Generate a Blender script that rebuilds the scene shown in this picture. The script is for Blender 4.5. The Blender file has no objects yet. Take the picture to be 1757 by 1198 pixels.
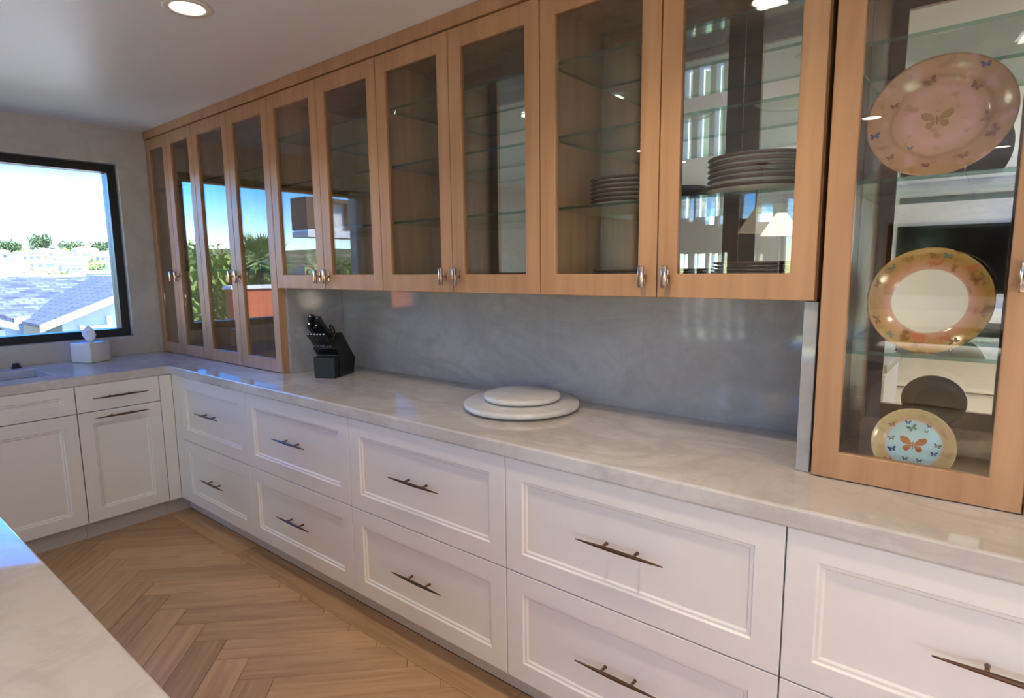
import bpy, bmesh, math, random
from mathutils import Vector, Matrix
random.seed(7)
S = bpy.context.scene
COL = S.collection
PI = math.pi

# ------------------------------------------------------------------ camera
cam_d = bpy.data.cameras.new('camera'); cam = bpy.data.objects.new('camera', cam_d); COL.objects.link(cam)
yaw, pitch, roll = 0.6834, -0.1357, -0.0113
fw = Vector((-math.sin(yaw)*math.cos(pitch), math.cos(yaw)*math.cos(pitch), math.sin(pitch)))
rt = Vector((math.cos(yaw), math.sin(yaw), 0)); up = rt.cross(fw)
r2 = rt*math.cos(roll) + up*math.sin(roll); u2 = up*math.cos(roll) - rt*math.sin(roll)
M4 = Matrix(((r2.x, u2.x, -fw.x, 4.3476), (r2.y, u2.y, -fw.y, -2.0259), (r2.z, u2.z, -fw.z, 1.4602), (0, 0, 0, 1)))
cam.matrix_world = M4
cam_d.sensor_width = 36.0; cam_d.lens = 36.0*1018.86/1757.0; cam_d.clip_end = 3000; cam_d.clip_start = 0.02
S.camera = cam

# ------------------------------------------------------------------ world, sun, portals, exposure
w = bpy.data.worlds.new('world'); S.world = w; w.use_nodes = True
nt = w.node_tree; nt.nodes.clear()
sky = nt.nodes.new('ShaderNodeTexSky'); sky.sky_type = 'NISHITA'; sky.sun_disc = False
sky.sun_elevation = math.radians(52); sky.sun_rotation = math.radians(109)
sky.altitude = 1200; sky.air_density = 1.0; sky.dust_density = 0.0; sky.ozone_density = 3.0
bg = nt.nodes.new('ShaderNodeBackground'); bg.inputs[1].default_value = 0.25
wo = nt.nodes.new('ShaderNodeOutputWorld')
hs = nt.nodes.new('ShaderNodeHueSaturation'); hs.inputs['Hue'].default_value = .522; hs.inputs['Saturation'].default_value = 1.65
nt.links.new(sky.outputs[0], hs.inputs['Color']); nt.links.new(hs.outputs[0], bg.inputs[0]); nt.links.new(bg.outputs[0], wo.inputs[0])
sun_d = bpy.data.lights.new('sun', 'SUN'); sun_d.energy = 5.0; sun_d.angle = 0.01; sun_d.color = (1.0, .94, .86)
sun = bpy.data.objects.new('sun', sun_d); COL.objects.link(sun)
sun.rotation_euler = Vector((-.58, .20, -.79)).to_track_quat('-Z', 'Y').to_euler()

def portal(loc, rot, sx, sy):
    d = bpy.data.lights.new('window_portal', 'AREA'); d.shape = 'RECTANGLE'; d.size = sx; d.size_y = sy
    d.cycles.is_portal = True
    o = bpy.data.objects.new('window_portal', d); COL.objects.link(o); o.location = loc; o.rotation_euler = rot
portal((-.30, -1.36, 1.6), (0, -PI/2, 0), 1.2, 1.7)          # kitchen window, shines to +x
portal((1.5, -6.02, 1.15), (PI/2, 0, 0), 1.3, 2.3)          # door lights, shines to +y
portal((2.675, -6.02, 1.15), (PI/2, 0, 0), .55, 2.2)          # added tall window, shines to +y
portal((6.1, -6.02, 1.2), (PI/2, 0, 0), 1.7, 2.2)            # added garden door, shines to +y
portal((5.9, -4.8, 2.7), (0, 0, 0), 2.2, 1.8)              # added skylight over the living room, shines down
vs = S.view_settings
vs.view_transform = 'Standard'; vs.look = 'None'; vs.gamma = 1.0; vs.use_curve_mapping = False
vs.exposure = 2.65
try:
    c = S.cycles
    c.use_denoising = True; c.max_bounces = 8; c.diffuse_bounces = 4; c.glossy_bounces = 5
    c.transparent_max_bounces = 28; c.transmission_bounces = 6; c.sample_clamp_indirect = 6.0
    c.caustics_reflective = False; c.caustics_refractive = False
except Exception:
    pass

# ------------------------------------------------------------------ mesh helpers
class B:
    """collects shapes for one mesh"""
    def __init__(s): s.v = []; s.f = []; s.m = []; s.sm = []
    def add(s, vs, fs, m=0, sm=False):
        o = len(s.v); s.v += [tuple(p) for p in vs]
        for f in fs: s.f.append(tuple(i+o for i in f)); s.m.append(m); s.sm.append(sm)
        return s
    def box(s, x0, x1, y0, y1, z0, z1, m=0, M=None, sides=None):
        p = [(x0,y0,z0),(x1,y0,z0),(x1,y1,z0),(x0,y1,z0),(x0,y0,z1),(x1,y0,z1),(x1,y1,z1),(x0,y1,z1)]
        if M is not None: p = [M @ Vector(q) for q in p]
        F = [(0,3,2,1),(4,5,6,7),(0,1,5,4),(1,2,6,5),(2,3,7,6),(3,0,4,7)]
        s.add(p, F[:2], m); s.add(p, F[2:], m if sides is None else sides)
        return s
    def bbox(s, x0, x1, y0, y1, z0, z1, b=.003, seg=1, m=0, M=None):
        """bevelled box"""
        bm = bmesh.new(); bmesh.ops.create_cube(bm, size=1)
        for v in bm.verts: v.co = Vector(((x0+x1)/2+v.co.x*(x1-x0), (y0+y1)/2+v.co.y*(y1-y0), (z0+z1)/2+v.co.z*(z1-z0)))
        bmesh.ops.bevel(bm, geom=bm.edges[:], offset=b, segments=seg, profile=.5, affect='EDGES')
        if M is not None: bm.transform(M)
        bm.verts.index_update()
        s.add([v.co for v in bm.verts], [[v.index for v in f.verts] for f in bm.faces], m, seg > 1)
        bm.free(); return s
    def prism(s, poly, h0, h1, axis='z', m=0, M=None):
        n = len(poly)
        def P(a, b, h): return {'z': (a,b,h), 'y': (a,h,b), 'x': (h,a,b)}[axis]
        p = [P(a,b,h0) for a,b in poly] + [P(a,b,h1) for a,b in poly]
        if M is not None: p = [M @ Vector(q) for q in p]
        s.add(p, [tuple(range(n-1,-1,-1)), tuple(range(n,2*n))] + [(i,(i+1)%n,(i+1)%n+n,i+n) for i in range(n)], m)
        return s
    def lathe(s, prof, n=40, M=None, m=0, closed=False, sm=True, mats=None):
        """prof: list of (r, z); revolve about local z"""
        k = len(prof); p = []
        for i in range(n):
            a = 2*PI*i/n
            for r, z in prof: p.append(Vector((r*math.cos(a), r*math.sin(a), z)))
        if M is not None: p = [M @ q for q in p]
        o = len(s.v); s.v += [tuple(q) for q in p]
        rng = k if closed else k-1
        for i in range(n):
            j = (i+1) % n
            for q in range(rng):
                q2 = (q+1) % k
                s.f.append((o+i*k+q, o+j*k+q, o+j*k+q2, o+i*k+q2)); s.m.append(mats[q] if mats else m); s.sm.append(sm)
        return s
    def tube(s, pts, rad, n=8, m=0, caps=True, sm=True):
        pts = [Vector(q) for q in pts]; k = len(pts)
        if not isinstance(rad, (list, tuple)): rad = [rad]*k
        o = len(s.v)
        t0 = (pts[1]-pts[0]).normalized()
        nrm = t0.orthogonal().normalized()
        for i in range(k):
            t = ((pts[min(i+1,k-1)]-pts[max(i-1,0)])).normalized()
            nrm = (nrm - t*nrm.dot(t)).normalized(); bn = t.cross(nrm)
            for j in range(n):
                a = 2*PI*j/n; s.v.append(tuple(pts[i] + (nrm*math.cos(a)+bn*math.sin(a))*rad[i]))
        for i in range(k-1):
            for j in range(n):
                j2 = (j+1) % n
                s.f.append((o+i*n+j, o+i*n+j2, o+(i+1)*n+j2, o+(i+1)*n+j)); s.m.append(m); s.sm.append(sm)
        if caps:
            s.f.append(tuple(o+j for j in range(n-1,-1,-1))); s.m.append(m); s.sm.append(False)
            s.f.append(tuple(o+(k-1)*n+j for j in range(n))); s.m.append(m); s.sm.append(False)
        return s
    def data(s, name, mats):
        me = bpy.data.meshes.new(name); me.from_pydata(s.v, [], s.f)
        for mm in (mats if isinstance(mats, (list, tuple)) else [mats]): me.materials.append(mm)
        me.polygons.foreach_set('material_index', s.m); me.polygons.foreach_set('use_smooth', s.sm)
        me.update()
        bm = bmesh.new(); bm.from_mesh(me); bmesh.ops.recalc_face_normals(bm, faces=bm.faces[:]); bm.to_mesh(me); bm.free()
        return me
    def obj(s, name, mats, parent=None, loc=None):
        o = bpy.data.objects.new(name, s.data(name, mats)); COL.objects.link(o)
        if loc is not None: o.location = loc
        if parent is not None: o.parent = parent
        return o

def tag(o, label=None, cat=None, group=None, kind=None):
    if label: o['label'] = label
    if cat: o['category'] = cat
    if group: o['group'] = group
    if kind: o['kind'] = kind
    return o
def empty(name, loc=(0,0,0), rz=0.0):
    o = bpy.data.objects.new(name, None); COL.objects.link(o); o.location = loc; o.rotation_euler = (0,0,rz)
    o.empty_display_size = .1
    return o
def struct(o, label=None):
    o['kind'] = 'structure'
    if label: o['label'] = label
    return o

# ------------------------------------------------------------------ materials
def lin(c):
    return tuple((x/12.92 if x <= .04045 else ((x+.055)/1.055)**2.4) for x in (q/255 for q in c)) + (1,)
class N:
    def __init__(s, name):
        s.mat = bpy.data.materials.new(name); s.mat.use_nodes = True; s.t = s.mat.node_tree; s.t.nodes.clear()
        s.out = s.t.nodes.new('ShaderNodeOutputMaterial')
    def n(s, typ, **kw):
        q = s.t.nodes.new(typ)
        ins = kw.pop('ins', {})
        for k, v in kw.items(): setattr(q, k, v)
        for k, v in ins.items():
            if isinstance(v, bpy.types.NodeSocket): s.t.links.new(v, q.inputs[k])
            else: q.inputs[k].default_value = v
        return q
    def bsdf(s, **ins):
        q = s.n('ShaderNodeBsdfPrincipled', ins={k.replace('_', ' '): v for k, v in ins.items()})
        s.t.links.new(q.outputs[0], s.out.inputs[0]); return q
    def math(s, op, a, b=None, c=None, clamp=False):
        q = s.n('ShaderNodeMath', operation=op, use_clamp=clamp)
        for i, v in enumerate((a, b, c)):
            if v is None: continue
            if isinstance(v, bpy.types.NodeSocket): s.t.links.new(v, q.inputs[i])
            else: q.inputs[i].default_value = v
        return q.outputs[0]
    def mix(s, f, a, b):
        q = s.n('ShaderNodeMix', data_type='RGBA')
        for i, v in ((0, f), (6, a), (7, b)):
            if isinstance(v, bpy.types.NodeSocket): s.t.links.new(v, q.inputs[i])
            else: q.inputs[i].default_value = v
        return q.outputs[2]
    def ramp(s, f, stops):
        q = s.n('ShaderNodeValToRGB', ins={0: f}); e = q.color_ramp.elements
        while len(e) < len(stops): e.new(.5)
        for i, (p, c) in enumerate(stops): e[i].position = p; e[i].color = c
        return q.outputs[0]
    def coord(s, which='Object'): return s.n('ShaderNodeTexCoord').outputs[which]
    def mapping(s, vec, scale=(1,1,1), loc=(0,0,0), rot=(0,0,0)):
        return s.n('ShaderNodeMapping', ins={'Vector': vec, 'Scale': scale, 'Location': loc, 'Rotation': rot}).outputs[0]
    def noise(s, vec, scale, detail=3, rough=.5, dist=0.0):
        return s.n('ShaderNodeTexNoise', ins={'Vector': vec, 'Scale': scale, 'Detail': detail, 'Roughness': rough, 'Distortion': dist}).outputs[0]
    def bump(s, h, strength=.2, dist=.002):
        return s.n('ShaderNodeBump', ins={'Height': h, 'Strength': strength, 'Distance': dist}).outputs[0]

def plain(name, rgb, rough=.5, metal=0.0, var=.04, scale=8.0, bump=0.0, **kw):
    q = N(name); co = q.coord()
    nz = q.noise(co, scale, 4)
    c = lin(rgb); d = tuple(x*(1-var*2.2) for x in c[:3]) + (1,)
    col = q.mix(nz, d, tuple(min(1, x*(1+var)) for x in c[:3]) + (1,))
    ins = dict(Base_Color=col, Roughness=rough, Metallic=metal); ins.update(kw)
    if bump: ins['Normal'] = q.bump(q.noise(co, scale*30, 3), bump, .002)
    q.bsdf(**ins); return q.mat

def marble(name, base, vein, tan, rough=.1, scale=1.0, amount=.55):
    q = N(name); co = q.coord()
    warp = q.noise(q.mapping(co, (1.0, 1.0, 1.4)), 1.4*scale, 4, .6)
    v1 = q.noise(q.mapping(co, (.7, 1.3, 1.6), rot=(0, .3, .5)), 2.2*scale, 6, .62, .7)
    a = q.math('ABSOLUTE', q.math('SUBTRACT', v1, .5))
    vein1 = q.math('SUBTRACT', 1.0, q.math('MULTIPLY', a, 14.0), clamp=True)
    v2 = q.noise(q.mapping(co, (1.6, .8, 1.0), rot=(.4, 0, -.6)), 4.5*scale, 5, .6, .5)
    b = q.math('ABSOLUTE', q.math('SUBTRACT', v2, .52))
    vein2 = q.math('MULTIPLY', q.math('SUBTRACT', 1.0, q.math('MULTIPLY', b, 22.0), clamp=True), .5)
    cloud = q.ramp(warp, [(.36, lin(base)), (.62, lin(tan))])
    fine = q.noise(co, 40*scale, 3)
    col = q.mix(q.math('MULTIPLY', vein1, amount), cloud, lin(vein))
    col = q.mix(q.math('MULTIPLY', vein2, amount), col, lin(vein))
    col = q.mix(q.math('MULTIPLY', fine, .12), col, lin(vein))
    q.bsdf(Base_Color=col, Roughness=rough); return q.mat

def woodmat(name, c1, c2, rough=.4, axis='z', rnd=False, ring=1.0):
    q = N(name); co = q.coord()
    if rnd:
        oi = q.n('ShaderNodeObjectInfo').outputs['Random']
        off = q.n('ShaderNodeCombineXYZ', ins={0: q.math('MULTIPLY', oi, 37.0), 1: q.math('MULTIPLY', oi, 91.0), 2: q.math('MULTIPLY', oi, 13.0)}).outputs[0]
        co = q.n('ShaderNodeVectorMath', operation='ADD', ins={0: co, 1: off}).outputs[0]
    sc = {'z': (14, 14, 1.0), 'x': (1.0, 14, 14), 'y': (14, 1.0, 14)}[axis]
    g = q.noise(q.mapping(co, sc), 2.2*ring, 6, .6, .6)
    fine = q.noise(q.mapping(co, tuple(x*5 for x in sc)), 3.0, 3, .5)
    col = q.ramp(g, [(.32, lin(c2)), (.66, lin(c1))])
    col = q.mix(q.math('MULTIPLY', fine, .22), col, lin(c2))
    if rnd:
        kn = q.noise(q.mapping(co, (1.5, 4.0, 4.0)), 2.0, 2, .4)
        knot = q.ramp(kn, [(.70, (0,0,0,1)), (.78, (1,1,1,1))])
        col = q.mix(q.math('MULTIPLY', knot, .5), col, lin((88, 58, 34)))
        hv = q.n('ShaderNodeHueSaturation', ins={'Value': q.math('ADD', .86, q.math('MULTIPLY', oi, .26)), 'Color': col})
        col = hv.outputs[0]
    q.bsdf(Base_Color=col, Roughness=rough, Normal=q.bump(fine, .08, .001)); return q.mat

def thin_glass(name, tint=(1, 1, 1), f0=.04):
    q = N(name)
    face = q.n('ShaderNodeLayerWeight', ins={'Blend': .5}).outputs['Facing']
    p5 = q.math('POWER', face, 5.0)
    F = q.math('ADD', f0, q.math('MULTIPLY', p5, 1-f0))
    tr = q.n('ShaderNodeBsdfTransparent', ins={0: tuple(tint)+(1,)})
    gl = q.n('ShaderNodeBsdfGlossy', ins={'Color': (1,1,1,1), 'Roughness': 0.0})
    mx = q.n('ShaderNodeMixShader', ins={0: F, 1: tr.outputs[0], 2: gl.outputs[0]})
    q.t.links.new(mx.outputs[0], q.out.inputs[0]); return q.mat

def emis(name, rgb, st):
    q = N(name); e = q.n('ShaderNodeEmission', ins={0: tuple(rgb)+(1,), 1: st})
    q.t.links.new(e.outputs[0], q.out.inputs[0]); return q.mat

m_marble = marble('quartzite_counter', (216, 214, 211), (180, 174, 168), (200, 192, 180), .05, 1.1, .5)
m_splash = marble('quartzite_backsplash', (178, 179, 182), (146, 145, 145), (164, 163, 163), .06, .9, .45)
m_stone_white = marble('white_marble', (224, 223, 220), (186, 186, 186), (214, 212, 207), .25, 2.2, .3)
m_wallstone = marble('stone_wall_slab', (206, 203, 198), (180, 174, 168), (196, 191, 184), .3, 1.0, .4)
m_maple = woodmat('natural_maple', (188, 146, 108), (168, 126, 90), .38, 'z', ring=.7)
m_maple_in = woodmat('natural_maple_inside', (196, 156, 116), (172, 132, 94), .5, 'z', ring=.7)
m_white = plain('white_cabinet_paint', (236, 232, 224), .38, var=.01)
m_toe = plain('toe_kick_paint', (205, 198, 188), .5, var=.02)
m_plank = woodmat('oak_plank', (208, 170, 128), (176, 138, 100), .34, 'x', rnd=True)
m_plank_all = woodmat('oak_floor', (206, 176, 144), (180, 148, 116), .34, 'x')
m_sub = plain('subfloor', (70, 54, 40), .8)
m_bronze = plain('bronze_pull', (122, 98, 84), .22, 1.0, var=.1, scale=40)
m_nickel = plain('polished_nickel', (205, 180, 165), .12, 1.0, var=.03)
m_glass = thin_glass('door_glass', (.93, .95, .94))
m_wglass = thin_glass('window_glass', (.97, .98, .98))
m_shelf = thin_glass('shelf_glass', (.90, .96, .94))
m_shelf_edge = thin_glass('shelf_glass_edge', (.42, .66, .58), .06)
m_black = plain('black_window_frame', (22, 26, 30), .4, var=.05)
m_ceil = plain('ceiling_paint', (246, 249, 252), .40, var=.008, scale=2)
m_wall = plain('warm_wall_paint', (232, 229, 222), .6, var=.01, scale=2)
m_reveal = plain('window_reveal_paint', (225, 224, 220), .5, var=.01)
m_porc = plain('white_porcelain', (232, 230, 226), .12, var=.01)
m_dark = plain('dark_plastic', (26, 26, 28), .35, var=.05)
m_block = plain('black_stained_wood', (20, 20, 22), .38, var=.15, scale=20)
m_steel = plain('brushed_steel', (200, 200, 200), .25, 1.0, var=.03)
m_tissue = plain('tissue_paper', (225, 228, 232), .9, var=.02)
m_fabric = plain('linen_fabric', (205, 198, 188), .9, var=.03, scale=60)
m_darkwood = woodmat('walnut', (92, 60, 40), (62, 40, 28), .4, 'x')
m_tv = plain('screen_black', (6, 6, 8), .12, var=.02)
def mirror_mat():
    q = N('silver_mirror')
    g = q.n('ShaderNodeBsdfGlossy', ins={'Color': (.86, .87, .86, 1), 'Roughness': 0.0})
    q.t.links.new(g.outputs[0], q.out.inputs[0]); return q.mat
m_mirror = mirror_mat()

# ------------------------------------------------------------------ the setting
W = -0.133            # end wall plane
ZC = 2.38             # ceiling
YF = -5.9             # far wall
XR = 7.1              # right wall
# window in the end wall
WY0, WY1, WZ0, WZ1 = -2.19, -.549, 1.038, 2.153
b = B(); t = .32
b.box(W-t, W, YF-.2, WY0, 0, ZC).box(W-t, W, WY1, .3, 0, ZC).box(W-t, W, WY0, WY1, 0, WZ0).box(W-t, W, WY0, WY1, WZ1, ZC)
struct(b.obj('wall_left', m_wallstone), 'taupe stone end wall around the kitchen window')
struct(B().box(W, XR, .02, .3, 0, ZC).obj('wall_back', m_wall), 'wall behind the cabinet run')
# far wall with french-door lights and transoms
holes = [(.93, 1.04, .2, 1.62), (1.13, 1.28, .2, 1.62), (1.35, 1.45, .2, 1.62), (1.53, 1.63, .2, 1.62), (1.72, 1.82, .2, 1.62),
         (1.27, 1.39, 2.0, 2.30), (1.47, 1.62, 2.0, 2.30), (1.94, 2.12, 2.0, 2.30)]
xs = sorted(set([W, XR+.2, 5.2, 7.0, 2.4, 2.95] + [q for h_ in holes for q in h_[:2]])); zs = [0, .05, .2, 1.62, 2.0, 2.25, 2.30, ZC]
b = B()
for i in range(len(xs)-1):
    for k in range(len(zs)-1):
        xm, zm = (xs[i]+xs[i+1])/2, (zs[k]+zs[k+1])/2
        if any(h_[0] < xm < h_[1] and h_[2] < zm < h_[3] for h_ in holes + [(5.2, 7.0, .05, 2.25), (2.4, 2.95, .05, 2.25)]): continue
        b.box(xs[i], xs[i+1], YF-.2, YF, zs[k], zs[k+1])
struct(b.obj('wall_far', m_wall), 'cream wall at the far side of the living room')
d1 = struct(empty('door_1', (1.56, YF-.1, 0)), 'narrow glazed door lights and transoms in the far wall')
w3 = struct(empty('added_window', (2.675, YF-.1, .05)), 'added tall black framed window in the far wall, unseen, letting in fill light')  # unseen window added to brighten the drawer fronts
f = B(); f.box(-.275,-.235,-.04,.04,0,2.2).box(.235,.275,-.04,.04,0,2.2).box(-.235,.235,-.04,.04,2.15,2.2).box(-.235,.235,-.04,.04,0,.05)
f.obj('frame', m_black, w3); B().box(-.235, .235, -.005, .005, .05, 2.15).obj('pane', m_wglass, w3)
for a0, a1, z0, z1 in holes: B().box(a0-1.56, a1-1.56, -.004, .004, z0, z1).obj('pane', m_wglass, d1)
struct(B().box(XR, XR+.25, YF-.2, .3, 0, ZC).obj('wall_right', m_wall), 'cream wall on the right')
d2 = struct(empty('added_garden_door', (6.1, YF-.1, .05)), 'added black framed sliding garden door in the far wall, unseen, letting in fill light')  # garden door added out of mirror sight to light the drawer fronts
f = B(); f.box(-.9,-.84,-.04,.04,0,2.2).box(.84,.9,-.04,.04,0,2.2).box(-.03,.03,-.04,.04,0,2.2).box(-.84,.84,-.04,.04,2.14,2.2).box(-.84,.84,-.04,.04,0,.06)
f.obj('frame', m_black, d2)
for s_ in (-1, 1): B().box(*sorted((s_*.03, s_*.84)), -.005, .005, .06, 2.14).obj('pane', m_wglass, d2)
KX0, KX1, KY0, KY1 = 4.8, 7.0, -5.7, -3.9
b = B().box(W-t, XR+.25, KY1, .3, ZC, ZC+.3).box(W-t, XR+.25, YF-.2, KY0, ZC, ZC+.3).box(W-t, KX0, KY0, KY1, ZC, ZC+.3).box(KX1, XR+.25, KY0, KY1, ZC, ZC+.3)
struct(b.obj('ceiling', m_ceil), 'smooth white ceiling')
sl = struct(empty('added_skylight', (5.9, -4.8, ZC+.26)), 'added unseen skylight bringing bounce light into the living room')  # skylight added out of mirror sight for sun bounce onto the ceiling
B().box(-1.099, 1.099, -.899, .899, 0, .01).obj('pane', m_wglass, sl)
# window 1 : black frame in a pale reveal
win = struct(empty('window_1', (W-.10, (WY0+WY1)/2, WZ0)), 'black framed kitchen window looking out to the hillside')
hw = (WY1-WY0)/2; hh = WZ1-WZ0; fr = .05
f = B()
f.box(-.05,.05,-hw+.002,-hw+fr,.002,hh-.002).box(-.05,.05,hw-fr,hw-.002,.002,hh-.002).box(-.05,.05,-hw+fr,hw-fr,.002,fr).box(-.05,.05,-hw+fr,hw-fr,hh-fr,hh-.002)
f.obj('frame', m_black, win)
B().box(-.008,.008,-hw+fr,hw-fr,fr,hh-fr).obj('pane', m_wglass, win)

# floor: herringbone oak planks
fl = struct(B().box(W-t, XR+.25, YF-.2, .3, -.15, -.012).obj('floor', m_sub), 'herringbone oak plank floor')
L, PW, PT = .60, .127, .012
def clip(poly, nx, ny, c):
    out = []
    for i in range(len(poly)):
        p, q = poly[i], poly[(i+1) % len(poly)]
        dp, dq = nx*p[0]+ny*p[1]-c, nx*q[0]+ny*q[1]-c
        if dp <= 0: out.append(p)
        if dp*dq < 0:
            k = dp/(dp-dq); out.append((p[0]+(q[0]-p[0])*k, p[1]+(q[1]-p[1])*k))
    return out
g = .0008; R2 = 1/math.sqrt(2)
def plank_prism(poly):
    n = len(poly); cx = sum(p[0] for p in poly)/n; cy = sum(p[1] for p in poly)/n
    ins = [(cx+(p[0]-cx)*(1-.004), cy+(p[1]-cy)*(1-.016)) for p in poly]
    bb = B(); v = [(p[0],p[1],-PT) for p in poly]+[(p[0],p[1],-.001) for p in poly]+[(p[0],p[1],0) for p in ins]
    fs = [tuple(range(2*n,3*n))]
    for i in range(n):
        j = (i+1) % n; fs += [(i,j,j+n,i+n), (i+n,j+n,j+2*n,i+2*n)]
    return bb.add(v, fs)
full = [(-L/2+g,-PW/2+g),(L/2-g,-PW/2+g),(L/2-g,PW/2-g),(-L/2+g,PW/2-g)]
plank_me = plank_prism(full).data('plank', m_plank)
far_b = B()
def place_plank(cx, cy, ang):
    ca, sa = math.cos(ang), math.sin(ang)
    wpoly = [(cx+ca*x-sa*y, cy+sa*x+ca*y) for x, y in full]
    if not any(W < x < XR and YF < y < -.4 for x, y in wpoly): return
    near = .3 < cx < 5.0 and -2.1 < cy
    crosses = any(y > -.682 for x, y in wpoly)
    cp = clip(wpoly, 0, 1, -.682) if crosses else wpoly
    for nx, ny, c in ((-1,0,-W+.001), (1,0,XR-.001), (0,-1,-YF-.001)):
        cp = clip(cp, nx, ny, c)
        if len(cp) < 3: return
    if near:
        if not crosses and cp == wpoly: me = plank_me
        else:
            lp = [((x-cx)*ca+(y-cy)*sa, -(x-cx)*sa+(y-cy)*ca) for x, y in cp]
            me = plank_prism(lp).data('plank', m_plank)
        o = bpy.data.objects.new('plank', me); COL.objects.link(o); o.parent = fl
        o.location = (cx, cy, 0); o.rotation_euler = (0,0,ang)
    else:
        k = len(cp); far_b.add([(x,y,-PT) for x,y in cp]+[(x,y,0) for x,y in cp], [tuple(range(k,2*k))]+[(i,(i+1)%k,(i+1)%k+k,i+k) for i in range(k)])
YOFF = -.29
for k in range(-60, 110):
    for m_ in range(-12, 12):
        for kind in (0, 1):
            if kind == 0: x, y = k*PW + L/2, k*PW + PW/2
            else: x, y = k*PW + L + PW/2, k*PW + PW - L/2
            x += -m_*L; y += m_*L
            X, Y = (x+y)*R2, (y-x)*R2 + YOFF
            if W-.6 < X < XR+.6 and YF-.6 < Y < -.3:
                place_plank(X, Y, -PI/4 if kind == 0 else PI/4)
tag(far_b.obj('plank_field', m_plank_all, fl), kind='stuff')
x = W+.01
for Lb in (1.5, 1.8, 1.35, 1.6, .9):
    poly = [(-Lb/2+g, -.064), (Lb/2-g, -.064), (Lb/2-g, .064), (-Lb/2+g, .064)]
    o = bpy.data.objects.new('plank', plank_prism(poly).data('plank', m_plank)); COL.objects.link(o); o.parent = fl
    o.location = (x+Lb/2, -.616, 0); x += Lb
B().box(W+.001, XR-.001, -.551, .02, -.0119, -.0005).obj('subfloor_strip', m_sub, fl)

# ------------------------------------------------------------------ cabinet pieces
D1 = -.621; DU = -.38; ZU = 1.367; ZT = 2.325; ZCT = .915; ZUB = .865; ZM = .4825; ZB = .105

def shaker(wd, h, rail=.066, th=.02):
    """drawer or door front: local x 0..wd, z 0..h, front plane y=0 facing -y"""
    b = B()
    rings = [(.0, th), (.0, .0015), (.0015, 0), (rail, 0), (rail+.004, .006), (rail+.011, .006), (rail+.016, .011)]
    v = []
    for ins, dep in rings:
        v += [(ins, dep, ins), (wd-ins, dep, ins), (wd-ins, dep, h-ins), (ins, dep, h-ins)]
    fs = []
    for r in range(len(rings)-1):
        for i in range(4):
            j = (i+1) % 4; fs.append((r*4+i, r*4+j, r*4+4+j, r*4+4+i))
    k = (len(rings)-1)*4; fs.append((k, k+1, k+2, k+3)); fs.append((3, 2, 1, 0))
    return b.add(v, fs)
def flat_front(wd, h, th=.02):
    return B().bbox(0, wd, 0, th, 0, h, .0015)
def pull_mesh(ln=.27):
    b = B(); n = 13; pts = []; rad = []
    for i in range(n):
        u = -1+2*i/(n-1); pts.append((u*ln/2, -.030, 0)); rad.append(.0018+.0042*(1-abs(u)**1.6))
    b.tube(pts, rad, 8)
    for s_ in (-1, 1): b.tube([(s_*.048, -.0005, 0), (s_*.048, -.010, 0), (s_*.048, -.028, 0)], [.0055, .0042, .0042], 8)
    return b.data('pull', m_bronze)
PULL = pull_mesh()
def knob_mesh():
    b = B()
    b.tube([(0, -.0005, 0), (0, -.026, 0)], [.006, .005], 10)
    b.bbox(-.009, .009, -.035, -.023, -.033, .033, .003, 2)
    b.box(-.003, .003, -.004, -.0005, -.02, .02)
    return b.data('handle', m_nickel)
KNOB = knob_mesh()
def inst(name, me, parent, loc, rot=(0,0,0)):
    o = bpy.data.objects.new(name, me); COL.objects.link(o); o.parent = parent; o.location = loc; o.rotation_euler = rot
    return o

def carcass(b, x0, x1, y0, y1, z0, z1, th=.018, back=.006, top=True, m=0):
    b.box(x0, x0+th, y0, y1, z0, z1, m).box(x1-th, x1, y0, y1, z0, z1, m).box(x0+th, x1-th, y0, y1, z0, z0+th, m)
    b.box(x0+th, x1-th, y1-back, y1, z0+th, z1, m)
    if top: b.box(x0+th, x1-th, y0, y1-back, z1-th, z1, m)
    return b

# ---- base cabinets on the main run
runs = [(.700, 1.4805), (1.4805, 2.3322), (2.3322, 3.1677), (3.1677, 4.0144), (4.0144, 4.862), (4.862, 5.70)]
desc = ['white two-drawer base cabinet in the corner beside the sink run',
        'white two-drawer base cabinet below the knife block',
        'white two-drawer base cabinet left of the one under the round marble boards',
        'white two-drawer base cabinet in front of the empty counter, left of the display hutch',
        'white two-drawer base cabinet directly below the display hutch, cut by the right picture edge',
        'white two-drawer base cabinet at the right end of the run']
desc[2] = 'white two-drawer base cabinet below the round marble boards'
for i, (x0, x1) in enumerate(runs):
    wd = x1-x0; xc = (x0+x1)/2
    e = tag(empty('base_cabinet', (xc, D1, 0.001)), desc[i], 'cabinet', 'white drawer cabinets along the long run')
    b = B(); carcass(b, -wd/2+.0005, wd/2-.0005, .021, .625, ZB, ZUB-.002, top=False)
    b.obj('body', m_white, e)
    B().box(-wd/2+.0005, wd/2-.0005, .071, .083, 0, ZB-.001).obj('toe_kick', m_toe, e)
    for z0, z1 in ((ZB, ZM-.002), (ZM+.002, ZUB-.004)):
        d = shaker(wd-.004, z1-z0).obj('drawer', m_white, e); d.location = (-wd/2+.002, 0, z0)
        inst('handle', PULL, d, ((wd-.004)/2, 0, (.680 if z0 > .3 else .298)-z0))
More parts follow.
